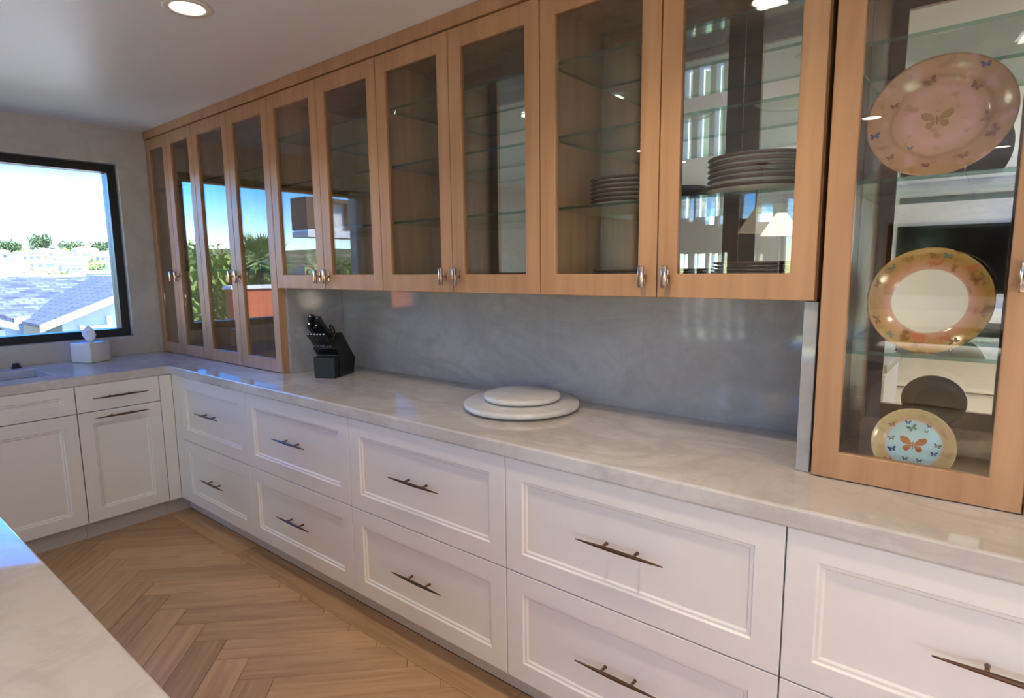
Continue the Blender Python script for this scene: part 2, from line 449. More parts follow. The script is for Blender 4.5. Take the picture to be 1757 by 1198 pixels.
# filler in the inside corner
fe = tag(empty('corner_filler', (.66, -.66, 0)), 'white filler strips closing the inside corner of the base cabinets', 'filler panel')
EX = .612
B().bbox(.612-.66, .699-.66, D1+.66, D1+.66+.02, ZB, ZUB-.002, .001).obj('panel', m_white, fe)
B().bbox(EX-.66-.02, EX-.66-.0005, -.688+.66, D1+.66-.001, ZB, ZUB-.002, .001).obj('panel', m_white, fe)
B().box(EX-.66-.0645, .699-.66, D1+.66+.071, D1+.66+.083, 0.001, ZB-.001).obj('toe_kick', m_toe, fe)
B().box(EX-.66-.077, EX-.66-.065, -.688+.66, D1+.66+.083, .001, ZB-.001).obj('toe_kick', m_toe, fe)
# ---- sink run cabinets (face +x)
def lcab(name, y0, y1, label, build):
    wd = y1-y0
    e = tag(empty(name, (EX, (y0+y1)/2, .001), PI/2), label, 'cabinet', 'white cabinets on the window side')
    b = B(); carcass(b, -wd/2+.0005, wd/2-.0005, .021, .70, ZB, ZUB-.002, top=False); b.obj('body', m_white, e)
    B().box(-wd/2+.0005, wd/2-.0005, .065, .077, 0, ZB-.001).obj('toe_kick', m_toe, e)
    build(e, wd)
def build_pullout(e, wd):
    d = flat_front(wd-.004, .146).obj('drawer', m_white, e); d.location = (-wd/2+.002, 0, .715+.002)
    inst('handle', PULL, d, ((wd-.004)/2, 0, .790-.717))
    d = shaker(wd-.004, .715-ZB-.002).obj('door', m_white, e); d.location = (-wd/2+.002, 0, ZB)
    inst('handle', PULL, d, ((wd-.004)/2, 0, .682-ZB))
lcab('base_cabinet', -1.098, -.689, 'narrow white cabinet with a drawer and a pull-out door, two long pulls, beside the corner', build_pullout)
def build_sink(e, wd):
    d = shaker(wd-.004, .146, .05).obj('false_front', m_white, e); d.location = (-wd/2+.002, 0, .715+.002)
    for k in (0, 1):
        d = shaker(wd/2-.004, .715-ZB-.002).obj('door', m_white, e); d.location = (-wd/2+.002+k*wd/2, 0, ZB)
lcab('sink_cabinet', -2.0, -1.0985, 'wide white sink cabinet without pulls under the kitchen window', build_sink)
lcab('base_cabinet', -2.85, -2.0005, 'white cabinet beyond the sink cabinet, hidden by the island', build_pullout)

# ---- countertop: L-shaped slab with sink cut-out
def slab_cells(xs, ys, keep, z0, z1, mat, name, bev=.006):
    bm = bmesh.new(); vt = {}
    def V(i, j): 
        if (i,j) not in vt: vt[(i,j)] = bm.verts.new((xs[i], ys[j], z1))
        return vt[(i,j)]
    fs = []
    for i in range(len(xs)-1):
        for j in range(len(ys)-1):
            if keep(i, j): fs.append(bm.faces.new((V(i,j), V(i+1,j), V(i+1,j+1), V(i,j+1))))
    r = bmesh.ops.extrude_face_region(bm, geom=fs)
    bmesh.ops.translate(bm, vec=(0,0,z0-z1), verts=[q for q in r['geom'] if isinstance(q, bmesh.types.BMVert)])
    bmesh.ops.recalc_face_normals(bm, faces=bm.faces[:])
    ed = [q for q in bm.edges if len(q.link_faces) == 2 and q.calc_face_angle(0) > .5]
    bmesh.ops.bevel(bm, geom=ed, offset=bev, segments=2, profile=.5, affect='EDGES')
    me = bpy.data.meshes.new(name); bm.to_mesh(me); bm.free(); me.materials.append(mat)
    o = bpy.data.objects.new(name, me); COL.objects.link(o); return o
SX0, SX1, SY0, SY1 = .06, .44, -1.90, -1.14
ct = slab_cells([W+.001, SX0, SX1, EX+.008, 5.71], [-2.9, SY0, SY1, -.633, .0185],
    lambda i, j: (j == 3) or (i < 3 and not (i == 1 and j == 1)), ZUB, ZCT, m_marble, 'worktop')
tag(ct, 'L-shaped pale veined quartzite worktop on the white base cabinets', 'worktop')
# sink
b = B(); z0, z1, th = .68, ZUB-.0008, .012
b.box(SX0-th, SX0, SY0-th, SY1+th, z0, z1).box(SX1, SX1+th, SY0-th, SY1+th, z0, z1).box(SX0, SX1, SY0-th, SY0, z0, z1).box(SX0, SX1, SY1, SY1+th, z0, z1).box(SX0, SX1, SY0, SY1, z0, z0+th)
sk = tag(empty('sink', (.25, -1.52, z0)), 'white undermount sink below the kitchen window', 'sink')
o = b.obj('basin', m_porc, sk); o.location = (-.25, 1.52, -z0)
B().lathe([(0, .0125), (.03, .0125), (.04, .016), (.042, .012)], 24).obj('drain', m_steel, sk)
b = B().lathe([(.0, .028), (.014, .028), (.019, .022), (.020, .008), (.026, .004), (.026, 0), (0, 0)], 20)
tag(b.obj('air_switch', m_dark, None, (-.046, -1.20, ZCT+.0003)), 'small dark round button on the worktop behind the sink', 'button')

# ---- backsplash slab and stone cheeks
bs = tag(empty('backsplash', (2.7, .01, ZCT)), 'polished grey quartzite backsplash behind the open counter', 'backsplash')
B().box(1.4355-2.7, 4.0-2.7, -.0095, .0092, .0006, ZU-ZCT-.001).obj('slab', m_splash, bs)
B().bbox(1.4355-2.7, 1.456-2.7, -.352, -.010, .0006, ZU-ZCT-.001, .001).obj('cheek', m_splash, bs)
B().bbox(3.966-2.7, 3.999-2.7, -.372, -.010, .0006, ZU-ZCT-.001, .001).obj('cheek', m_splash, bs)

# ---- glazed cabinets
def glass_door(parent, x0, x1, z0, z1, side, kz, stile=.058, rail=.067):
    """local coords of parent: front plane y=0; side = +1 handle on right stile, -1 on left"""
    g_ = .0018; a0, a1, c0, c1 = x0+g_, x1-g_, z0+g_, z1-g_
    wd, h = a1-a0, c1-c0
    rings = [(0, 0, .022), (0, 0, .0015), (.0015, .0015, 0), (stile, rail, 0), (stile+.002, rail+.002, .002), (stile+.002, rail+.002, .022)]
    v = []
    for ix, iz, dep in rings: v += [(ix, dep, iz), (wd-ix, dep, iz), (wd-ix, dep, h-iz), (ix, dep, h-iz)]
    n = len(rings); fs = []
    for r in range(n):
        r_ = (r+1) % n
        for i in range(4):
            j = (i+1) % 4; fs.append((r*4+i, r*4+j, r_*4+j, r_*4+i))
    d = B().add(v, fs).obj('door', m_maple, parent); d.location = (a0, 0, c0)
    B().box(stile+.0025, wd-stile-.0025, .011, .0145, rail+.0025, h-rail-.0025).obj('pane', m_glass, d)
    hx = wd-.035 if side > 0 else .035
    inst('handle', KNOB, d, (hx, 0, kz-c0))
    return d
def glazed(name, label, doors, z0, z1, shelves, kz=1.430, mirror=True, cat='cabinet', group='glass-fronted maple cabinets'):
    x0, x1 = doors[0][0], doors[-1][1]; xc = (x0+x1)/2
    e = tag(empty(name, (xc, DU, z0)), label, cat, group)
    bd = carcass(B(), x0-xc+.0006, x1-xc-.0006, .0228, -DU-.008, 0.0004, z1-z0).obj('body', m_maple_in, e)
    if mirror:
        B().box(x0-xc+.0195, x1-xc-.0195, -DU-.0185, -DU-.0145, .019, z1-z0-.019).obj('mirror_back', m_mirror, e)
    for k, (a, c_) in enumerate(doors): glass_door(e, a-xc, c_-xc, 0.0004, z1-z0, 1 if k % 2 == 0 else -1, kz-z0)
    for zs in shelves:
        B().box(x0-xc+.019, x1-xc-.019, .034, -DU-.019, zs-z0-.0045, zs-z0+.0045, 0, sides=1).obj('shelf', [m_shelf, m_shelf_edge], e)
    return e
SH = (1.655, 1.885, 2.115)
glazed('tall_cabinet', 'tall glass-fronted maple cabinet against the window wall', [(W+.012, .208), (.208, .575)], ZCT+.0006, ZT, (1.47, 2.0), group='tall maple cabinets standing on the worktop')
glazed('tall_cabinet', 'tall glass-fronted maple cabinet left of the knife block', [(.5755, 1.007), (1.007, 1.4325)], ZCT+.0006, ZT, (1.47, 2.0), group='tall maple cabinets standing on the worktop')
glazed('wall_cabinet', 'maple glass-door wall cabinet above the knife block', [(1.433, 1.865), (1.865, 2.294)], ZU, ZT, SH)
glazed('wall_cabinet', 'maple glass-door wall cabinet above the round marble boards', [(2.2945, 2.7165), (2.7165, 3.1345)], ZU, ZT, SH)
glazed('wall_cabinet', 'maple glass-door wall cabinet holding the stacks of plates', [(3.135, 3.563), (3.563, 3.9935)], ZU, ZT, SH)
glazed('display_hutch', 'tall glass-fronted maple hutch with decorated butterfly plates on glass shelves', [(4.006, 4.428), (4.428, 4.85)], ZCT+.0006, ZT, (1.242, 1.655, 1.97), group='tall maple cabinets standing on the worktop')
glazed('tall_cabinet', 'tall glass-fronted maple cabinet at the right end of the run', [(4.8505, 5.27), (5.27, 5.70)], ZCT+.0006, ZT, (1.242, 1.655, 1.97), group='tall maple cabinets standing on the worktop')
struct(B().bbox(W+.001, 5.70, DU-.006, DU+.02, ZT+.003, ZC-.0005, .001).obj('trim_1', m_maple), 'maple fascia between the wall cabinets and the ceiling')

# ---- island
isl = tag(empty('island', (2.8, -2.35, 0)), 'kitchen island with a pale veined stone top in the foreground', 'island')
IX0, IX1, IY0, IY1 = 1.7, 3.92, -2.95, -1.763
B().bbox(IX0-2.8, IX1-2.8, IY0+2.35, IY1+2.35, ZUB, ZCT, .005, 2).obj('top', m_marble, isl)
B().box(IX0+.04-2.8, IX1-.04-2.8, IY0+.30+2.35, IY1-.03+2.35, .09, ZUB-.0005).obj('body', m_white, isl)
B().box(IX0+.09-2.8, IX1-.09-2.8, IY0+.35+2.35, IY1-.10+2.35, .001, .0899).obj('plinth', m_toe, isl)
for k in range(3):
    d = shaker(.70, .74).obj('panel', m_white, isl); d.location = (1.78-2.8+.715*k+.70, IY1-.03+2.35+.0205, .11); d.rotation_euler = (0,0,PI)

# ---- ceiling downlights
m_lens = emis('lamp_lens', (1.0, .92, .82), 5.0)
def downlight(x, y, label, power=11, col=(1.0, .86, .70)):
    e = tag(empty('recessed_downlight', (x, y, ZC)), label, 'ceiling light', 'recessed ceiling downlights')
    B().lathe([(.052, -.001), (.078, -.001), (.082, -.004), (.078, -.007), (.058, -.007), (.052, -.003)], 32, closed=True).obj('ring', m_white, e)
    B().lathe([(0, -.0030), (.0515, -.0030), (.0515, -.001), (0, -.001)], 32).obj('lens', m_lens, e)
    l = bpy.data.lights.new('downlight_bulb', 'SPOT'); l.energy = power; l.color = col; l.spot_size = 2.3; l.spot_blend = .8; l.shadow_soft_size = .05
    o = bpy.data.objects.new('downlight_bulb', l); COL.objects.link(o); o.parent = e; o.location = (0, 0, -.012)
for x, y, lab in ((2.07, -1.01, 'bright recessed downlight in the ceiling at the upper left'),
                  (3.65, -1.01, 'recessed downlight above the walkway in front of the plate cabinet'),
                  (5.2, -1.01, 'recessed downlight above the walkway at the right end'),
                  (2.07, -3.2, 'recessed downlight behind the island, window side'),
                  (3.65, -3.2, 'recessed downlight behind the island, middle'),
                  (4.5, -3.2, 'recessed downlight behind the island, right'),
                  (3.0, -5.0, 'recessed downlight near the television wall'),
                  (4.3, -5.0, 'recessed downlight near the sofa')):
    downlight(x, y, lab, 3 if x < 2.5 else (2 if y < -2 else 7), (1.0, .80, .56) if x > 3 else (1.0, .86, .70))

# ------------------------------------------------------------------ things on the worktop
# globe lamp added out of view on the right as warm fill
gl_ = tag(empty('added_globe_lamp', (5.75, -2.5, .001)), 'added opal globe floor lamp out of view to the right, warm fill for the drawers', 'lamp')
B().lathe([(0, 0), (.15, 0), (.15, .012), (.02, .025), (0, .025)], 32).obj('base', m_bronze, gl_)
B().tube([(0, 0, .025), (0, 0, .92)], .010, 10).obj('pole', m_bronze, gl_)
B().lathe([(.001, .921)] + [(.14*math.sin(PI*k/14), 1.061-.14*math.cos(PI*k/14)) for k in range(1, 14)] + [(.001, 1.201)], 28).obj('globe', emis('added_globe_glow', (1.0, .86, .62), 9.0), gl_)
# round marble boards
def board(name, loc, R, th, feet, label):
    e = tag(empty(name, loc), label, 'serving board', 'round marble boards')
    B().lathe([(0, feet), (R-.006, feet), (R-.001, feet+.004), (R, feet+th*.5), (R-.002, feet+th-.003), (R-.007, feet+th), (0, feet+th)], 72).obj('slab', m_stone_white, e)
    B().lathe([(0, 0), (R*.5, 0), (R*.5, feet), (0, feet)], 40, sm=False).obj('base', m_dark, e)
board('marble_board', (2.935, -.236, ZCT+.0005), .227, .022, .008, 'large round white marble board on the counter, under the smaller one')
board('marble_board', (2.927, -.222, ZCT+.0310), .152, .020, .006, 'small round white marble board stacked on the larger one')

# knife block
kb_loc = Vector((1.735, -.325, ZCT+.0005)); kb_ang = math.atan2(.058, .108)
kb = tag(empty('knife_block', kb_loc, kb_ang), 'black slanted knife block on the counter beside the tall cabinet', 'knife block')
prof = [(0.045, 0), (.20, 0), (.225, .075), (.085, .225), (.012, .150), (.045, .115)]
B().prism(prof, -.062, .062, 'x').obj('body', m_block, kb)
B().bbox(-.058, .058, 0, .0445, 0, .108, .003).obj('base', m_block, kb)
fdir = Vector((0, -.716, .698)); updir = Vector((0, .698, .716))
m_hand = plain('black_knife_handle', (24, 24, 24), .3, var=.08)
def knife(px, along, ln, wd_, label, steak=False):
    p0 = Vector((px, .012, .150)) + updir*along
    e = empty('kitchen_knife'); Mk = Matrix.Translation(kb_loc) @ Matrix.Rotation(kb_ang, 4, 'Z')
    e.matrix_world = Mk @ Matrix.Translation(p0 + fdir*.0006)
    tag(e, label, 'knife', 'knives in the black block')
    X = Vector((1,0,0)); Mh = Matrix((( X.x, updir.x, fdir.x, 0), (X.y, updir.y, fdir.y, 0), (X.z, updir.z, fdir.z, 0), (0,0,0,1)))
    B().bbox(-.006, .006, -wd_/2, wd_/2, 0, .012, .002, 1, 0, Mh).obj('bolster', m_steel, e)
    b = B(); n = 6
    prof_ = [(0, .5), (.2, .56), (.5, .45), (.8, .55), (.95, .6), (1.0, .42)]
    v = []
    for u_, k in prof_:
        z = .0121 + u_*ln
        for sx, sy in ((-1,-1),(1,-1),(1,1),(-1,1)): v.append(Mh @ Vector((sx*(.0065 if wd_ < .02 else .0105), sy*wd_*k, z)))
    fs = [(0,3,2,1), tuple(range(len(v)-4, len(v)))]
    for i in range(n-1):
        for j in range(4): fs.append((i*4+j, i*4+(j+1)%4, i*4+4+(j+1)%4, i*4+4+j))
    h = b.add(v, fs).obj('handle', m_hand, e)
    c_ = B().lathe([(0, 0), (.0065, 0), (.0055, .004), (0, .005)], 12, M=Mh @ Matrix.Translation((0, 0, .0122+ln))).obj('end_cap', m_steel, h)
for px, al, ln, wd_, lab in ((-.044, .090, .135, .030, 'tallest black-handled knife at the rear left of the block'),
                             (-.012, .090, .122, .028, 'long black-handled knife in the rear row of the block, second from the left'),
                             (-.044, .055, .118, .026, 'black-handled knife in the middle row of the block, left'),
                             (-.012, .055, .108, .026, 'black-handled knife in the middle row of the block, second from the left')):
    knife(px, al, ln, wd_, lab)
for i in range(6):
    knife(-.050+.0165*i, .016, .085, .016, 'small steak knife in the front row of the block, %s' % ('leftmost','second from the left','third from the left','third from the right','second from the right','rightmost')[i])
# kitchen shears in the block: loop handles
e = empty('kitchen_shears'); e.matrix_world = Matrix.Translation(kb_loc) @ Matrix.Rotation(kb_ang, 4, 'Z') @ Matrix.Translation(Vector((.036, .012, .150)) + updir*.072 + fdir*.0006)
tag(e, 'kitchen shears with a steel shank and black loop handles in the knife block', 'scissors')
X = Vector((1,0,0)); Mh = Matrix(((X.x, updir.x, fdir.x, 0), (X.y, updir.y, fdir.y, 0), (X.z, updir.z, fdir.z, 0), (0,0,0,1)))
B().bbox(-.004, .004, -.020, .020, 0, .018, .002, 1, 0, Mh).obj('shank', m_steel, e)
for s_ in (-1, 1):
    pts = [Mh @ Vector((0, s_*(.014+.011*math.cos(a)), .050+.030*math.sin(a))) for a in [2*PI*k/20 for k in range(21)]]
    B().tube(pts, .0048, 8, caps=False).obj('loop_handle', m_hand, e)

# tissue box by the window
tb = tag(empty('tissue_box', (.02, -.845, ZCT+.0005), .5), 'white square tissue box with a tissue sticking out, below the window', 'tissue box')
b = B(); b.bbox(-.072, .072, -.072, .072, 0, .122, .005, 2); b.obj('box', m_porc, tb)
b = B(); nn = 16; v = []; fs = []
for k, (r, z) in enumerate(((.020, .1225), (.030, .140), (.038, .165), (.036, .190), (.014, .215))):
    for i in range(nn):
        a = 2*PI*i/nn; rr = r*(1+.28*math.sin(3*a+k)); v.append((rr*math.cos(a)*1.15, rr*math.sin(a)*.4, z+.006*math.sin(2*a+k)*(k > 0)))
for k in range(4):
    for i in range(nn): fs.append((k*nn+i, k*nn+(i+1)%nn, k*nn+nn+(i+1)%nn, k*nn+nn+i))
fs.append(tuple(range(4*nn, 5*nn))); fs.append(tuple(range(nn-1, -1, -1)))
b.add(v, fs, 0, True).obj('tissue', m_tissue, tb)

# ------------------------------------------------------------------ dishes in the wall cabinet
m_rim = plain('brown_glazed_rim', (84, 58, 44), .2, var=.1)
def dish_data(R, h):
    return B().lathe([(0, .0), (R*.55, .0), (R*.62, .002), (R*.93, h-.006), (R, h), (R*.985, h+.0025), (R*.90, h-.001), (R*.6, .0065), (0, .0055)], 48,
        mats=[0,0,0,1,1,1,0,0]).data('plate', [m_porc, m_rim])
ordn = ['bottom', 'second from bottom', 'third from bottom', 'fourth from bottom', 'fifth from bottom', 'sixth from bottom', 'seventh from bottom', 'eighth from bottom']
def stack(x, y, z, R, n, h, step, where, base=None):
    me = dish_data(R, h); zz = z
    for k in range(n):
        if base and k == 0:
            o = bpy.data.objects.new('dinner_plate', dish_data(base, .022)); dz = .026
        else:
            o = bpy.data.objects.new('dinner_plate', me); dz = step
        COL.objects.link(o); o.location = (x, y, zz); zz += dz
        tag(o, '%s plate %s' % ('top' if k == n-1 else ordn[k], where), 'plate', 'stacked plates in the wall cabinet')
stack(3.790, -.195, 1.6600, .145, 6, .016, .0155, 'in the stack on the glass shelf behind the right door', .158)
stack(3.375, -.195, 1.6600, .135, 6, .014, .0140, 'in the stack on the glass shelf behind the left door')
stack(3.815, -.195, ZU+.0190, .145, 8, .012, .0100, 'in the low stack on the cabinet floor, right door')
stack(3.385, -.195, ZU+.0190, .135, 6, .012, .0100, 'in the low stack on the cabinet floor, left door')

# ------------------------------------------------------------------ decorated plates in the hutch
def plate_mat(name, stops, rr, blot1, blot2, R):
    """rings of colour by radius, with painted blotches"""
    q = N(name); co = q.coord()
    sx = q.n('ShaderNodeSeparateXYZ', ins={0: co})
    r = q.math('DIVIDE', q.math('SQRT', q.math('ADD', q.math('POWER', sx.outputs[0], 2.0), q.math('POWER', sx.outputs[1], 2.0))), R)
    wob = q.math('MULTIPLY', q.math('SUBTRACT', q.noise(co, 7/R*.12, 2), .5), rr)
    base = q.ramp(q.math('ADD', r, wob), stops)
    n1 = q.noise(co, 3.4/R, 3, .5); n2 = q.noise(q.mapping(co, loc=(3, 7, 1)), 4.6/R, 2, .5)
    k1 = q.ramp(n1, [(.56, (0,0,0,1)), (.66, (1,1,1,1))]); k2 = q.ramp(n2, [(.60, (0,0,0,1)), (.68, (1,1,1,1))])
    rim = q.math('GREATER_THAN', r, blot1[1])
    base = q.mix(q.math('MULTIPLY', q.math('MULTIPLY', k1, rim), blot1[2]), base, lin(blot1[0]))
    base = q.mix(q.math('MULTIPLY', q.math('MULTIPLY', k2, rim), blot2[2]), base, lin(blot2[0]))
    q.bsdf(Base_Color=base, Roughness=.14); return q.mat
m_pback = plain('plate_back_glaze', (205, 200, 188), .2, var=.02)
mp1 = plate_mat('pink_butterfly_plate', [(0, lin((196,146,106))), (.28, lin((202,146,124))), (.45, lin((208,150,144))), (.62, lin((192,138,104))), (.66, lin((170,116,62))), (.72, lin((192,138,100))), (1, lin((184,134,88)))], .35,
    ((216,156,154), .12, .8), ((160,106,54), .3, .65), .146)
mp2 = plate_mat('gold_rim_plate', [(0, lin((238,230,215))), (.60, lin((238,230,215))), (.615, lin((222,170,150))), (.75, lin((206,150,104))), (.88, lin((186,140,70))), (1, lin((196,156,96)))], .03,
    ((132,92,40), .64, .85), ((206,116,80), .66, .8), .127)
mp3 = plate_mat('blue_centre_plate', [(0, lin((196,222,228))), (.62, lin((176,206,214))), (.68, lin((206,168,130))), (.85, lin((204,176,120))), (1, lin((206,178,128)))], .16,
    ((196,140,110), .72, .5), ((176,150,80), .72, .5), .088)
def butterfly(b, cx, cy, s, z, ang=0, m=0, body=1):
    up_w = [(0,.05),(.35,.55),(.75,.72),(1.0,.62),(.98,.30),(.70,.02),(.30,-.06)]
    lo_w = [(0,-.02),(.34,-.10),(.62,-.16),(.72,-.42),(.52,-.66),(.28,-.58),(.08,-.25)]
    ca, sa = math.cos(ang), math.sin(ang)
    for mir in (-1, 1):
        for wpoly in (up_w, lo_w):
            p = [(mir*(.05+x_), y_) for x_, y_ in wpoly]
            p = [(cx+s*(ca*x_-sa*y_), cy+s*(sa*x_+ca*y_)) for x_, y_ in p]
            b.prism(p, z, z+.0004, 'z', m)
    p = [(.05*math.cos(k*PI/4), -.05+.42*math.sin(k*PI/4)) for k in range(8)]
    b.prism([(cx+s*(ca*x_-sa*y_), cy+s*(sa*x_+ca*y_)) for x_, y_ in p], z, z+.0008, 'z', body)
m_or = plain('orange_wing', (196,112,44), .25, var=.25, scale=60); m_gd = plain('ochre_wing', (168,116,44), .25, var=.2, scale=50)
m_bl = plain('blue_wing', (70,76,130), .25, var=.1); m_rd = plain('russet_wing', (150,74,40), .25, var=.2); m_gn = plain('sage_wing', (110,124,96), .25, var=.1)
def deco_plate(cx, yb, zs, R, tilt, mat, label, wellr, depth, motifs):
    tl = math.radians(tilt); e = empty('decorated_plate')
    e.location = (cx, yb+R*math.sin(tl), zs+R*math.cos(tl)); e.rotation_euler = (PI/2-tl, 0, 0)
    tag(e, label, 'plate', 'decorated plates in the hutch')
    w_ = wellr*R; d_ = depth
    B().lathe([(0, -d_), (w_*.9, -d_), (w_, -d_+.002), (w_*1.08, -d_+.007), (R*.97, -.0012), (R, 0), (R*.995, -.002), (w_*1.1, -d_+.002), (w_*.85, -d_-.003), (w_*.82, -d_-.006), (w_*.76, -d_-.006), (w_*.74, -d_-.003), (0, -d_-.003)],
        64, mats=[0]*5+[1]*7).obj('dish', [mat, m_pback], e)
    for nm, mats, arr in motifs:
        b = B()
        for (x_, y_, s_, a_) in arr:
            rr = math.hypot(x_, y_)*R
            if rr < w_*.92: z_ = -d_+.0004
            else:
                u_ = min(1, max(0, (rr-w_*1.08)/(R*.97-w_*1.08))); z_ = -d_+.007+(d_-.0082)*u_+.0022
            butterfly(b, x_*R, y_*R, s_*R, z_, a_, 0, 1)
        b.obj(nm, mats, e)
    # wire easel behind
    st = tag(empty('plate_easel', (cx, yb, zs)), 'thin brass wire easel holding the %s' % label.split(' plate')[0] + ' plate', 'plate stand', 'wire easels in the hutch')
    for s_ in (-1, 1):
        xx = s_*R*.42
        zb = R - math.sqrt(R*R-xx*xx)
        back = .5*R
        p = [(xx, -.012, .018), (xx, -.008, .003), (xx, .02, .003), (xx, .02+depth+back*.55, .003), (xx*.6, .016+depth+back*math.tan(tl)+.02, back)]
        B().tube(p, .0018, 6).obj('wire_leg', m_nickel, st)
deco_plate(4.212, -.318, 1.6600, .145, 13, mp1, 'large pink and tan butterfly plate on the upper glass shelf of the hutch', .66, .020,
    [('butterfly_print', [m_gd, m_rd], [(-.02,-.02,.21,.06)]), ('small_prints', [m_rd, m_gd], [(-.15,.62,.09,.6),(.45,.42,.08,-.7),(.62,-.1,.09,1.2),(.72,-.35,.10,1.0),(-.62,.28,.06,.3),(-.6,-.62,.06,.4),(-.1,-.80,.05,0),(.38,-.70,.06,.5)]),
     ('blue_prints', [m_bl, m_bl], [(-.86,-.22,.08,.2),(.55,.72,.07,0),(-.35,-.45,.04,0)])])
deco_plate(4.222, -.312, 1.2470, .127, 9, mp2, 'gold rimmed butterfly plate with a plain cream centre on the lower glass shelf', .64, .024,
    [('rim_prints', [m_gd, m_rd], [(.05,.86,.10,0),(-.35,.80,.07,.4),(.78,.42,.12,-1.0),(-.80,-.40,.09,1.9),(-.1,-.84,.09,3.1),(.45,-.74,.09,3.6),(.85,-.2,.08,4.2),(-.85,.3,.08,1.0)]),
     ('green_prints', [m_gn, m_bl], [(.25,.84,.08,-.2),(-.62,.62,.07,.7),(-.55,-.68,.07,2.4)])])
deco_plate(4.217, -.338, .9350, .088, 13, mp3, 'small plate with a pale blue centre and an orange butterfly on the hutch floor', .74, .012,
    [('butterfly_print', [m_or, m_gd], [(0,0,.30,0)]), ('small_prints', [m_gn, m_gn], [(-.05,.46,.12,.5),(-.52,.10,.09,.2),(.56,.05,.09,-.2),(.28,.40,.05,0)]),
     ('blue_prints', [m_bl, m_bl], [(-.48,-.20,.10,.3),(.50,-.18,.08,0),(-.15,-.42,.07,0),(.18,-.42,.07,0),(-.16,.60,.07,0),(.34,.56,.06,0)]), ('red_prints', [m_rd, m_rd], [(-.52,.48,.08,.4),(.50,-.56,.09,0),(-.55,-.52,.09,0)])])

# ------------------------------------------------------------------ living room behind the camera (seen in the mirrors)
fp = tag(empty('fireplace_wall', (4.5, YF+.09, 0)), 'white marble chimney breast with a black television seen in the hutch mirror', 'fireplace')
B().box(-1.15, 1.25, -.089, .08, .001, 2.375).obj('breast', m_stone_white, fp)
B().box(-.85, .95, .0805, .084, .15, .85).obj('firebox', m_tv, fp)
B().bbox(-1.2, 1.3, .0805, .20, .95, 1.01, .004).obj('mantel', m_stone_white, fp)
tv = tag(empty('television', (4.25, YF+.175, 1.15)), 'large black television above the mantel, seen in the hutch mirror', 'television')
B().bbox(-.78, .78, -.004, .03, 0, .70, .004).obj('screen', m_tv, tv); B().box(-.2, .2, -.0045, -.004, .2, .5).obj('bracket', m_dark, tv)
# sofa (back towards the kitchen)
sf = tag(empty('sofa', (4.4, -4.3, 0.001)), 'pale linen sofa reflected low in the hutch mirror', 'sofa')
B().bbox(-1.0, 1.0, -.45, .45, .09, .42, .03, 3).obj('base', m_fabric, sf); B().bbox(-1.0, 1.0, .25, .45, .4205, .86, .05, 3).obj('backrest', m_fabric, sf)
for s_ in (-1, 1):
    B().bbox(*sorted((s_*1.0, s_*.8)), -.45, .248, .4205, .64, .04, 3).obj('armrest', m_fabric, sf)
    B().bbox(*sorted((s_*.02, s_*.79)), -.44, .22, .421, .54, .04, 3).obj('seat_cushion', m_fabric, sf)
    for yy in (-.38, .38): B().lathe([(0,0),(.02,0),(.025,.089),(0,.089)], 12, M=Matrix.Translation((s_*.9, yy, 0))).obj('leg', m_darkwood, sf)
rg = tag(empty('added_bounce_rug', (4.7, -4.6, .001)), 'added cream rug under the sofa, bouncing neutral light to the ceiling', 'rug')  # pale rug added as a reflector for neutral bounce
m_rug = plain('bounce_rug_cream', (236, 230, 220), .95, var=.03, scale=60)
sf.location.z = .0125
B().bbox(-1.6, 1.6, -1.1, 1.2, 0, .011, .004).obj('pile', m_rug, rg)
def shade_mat():
    q = N('lit_lamp_shade'); e_ = q.n('ShaderNodeEmission', ins={0: (1.0, .82, .55, 1), 1: .35})
    d_ = q.n('ShaderNodeBsdfDiffuse', ins={0: (.85, .8, .7, 1)}); a_ = q.n('ShaderNodeAddShader', ins={0: e_.outputs[0], 1: d_.outputs[0]})
    q.t.links.new(a_.outputs[0], q.out.inputs[0]); return q.mat
m_shade = shade_mat()
pl = tag(empty('pendant_lamp', (2.60, -4.5, ZC)), 'cream cone pendant lamp glowing in the reflection behind the plates', 'pendant lamp')
B().lathe([(0, -.001), (.05, -.001), (.05, -.02), (0, -.02)], 24, sm=False).obj('canopy', m_dark, pl)
B().tube([(0,0,-.02), (0,0,-.40)], .004, 6).obj('cord', m_dark, pl)
B().lathe([(.05, -.40), (.19, -.62), (.186, -.62), (.046, -.40)], 32, closed=True).obj('shade', m_shade, pl)
B().lathe([(0, -.56), (.03, -.53), (.035, -.50), (.02, -.46), (0, -.45)], 16).obj('bulb', emis('bulb_glow', (1,.8,.5), 3), pl)
def stool(x, y, lab):
    e = tag(empty('bar_stool', (x, y, .001)), lab, 'stool', 'bar stools at the island')
    B().bbox(-.2, .2, -.2, .2, .64, .69, .015, 2).obj('seat', m_fabric, e)
    B().bbox(-.2, .2, -.235, -.201, .70, .88, .012, 2).obj('backrest', m_fabric, e)
    for sx in (-1, 1):
        for sy in (-1, 1):
            B().tube([(sx*.19, sy*.19, 0), (sx*.17, sy*.17, .6395)], .014, 8).obj('leg', m_darkwood, e)
    B().tube([(-.182,.182,.22), (.182,.182,.22)], .009, 8).obj('foot_rail', m_darkwood, e)
stool(2.2, -3.12, 'pale upholstered bar stool at the far side of the island, window end')
stool(2.85, -3.12, 'pale upholstered bar stool at the far side of the island, middle')
stool(3.5, -3.12, 'pale upholstered bar stool at the far side of the island, near end')

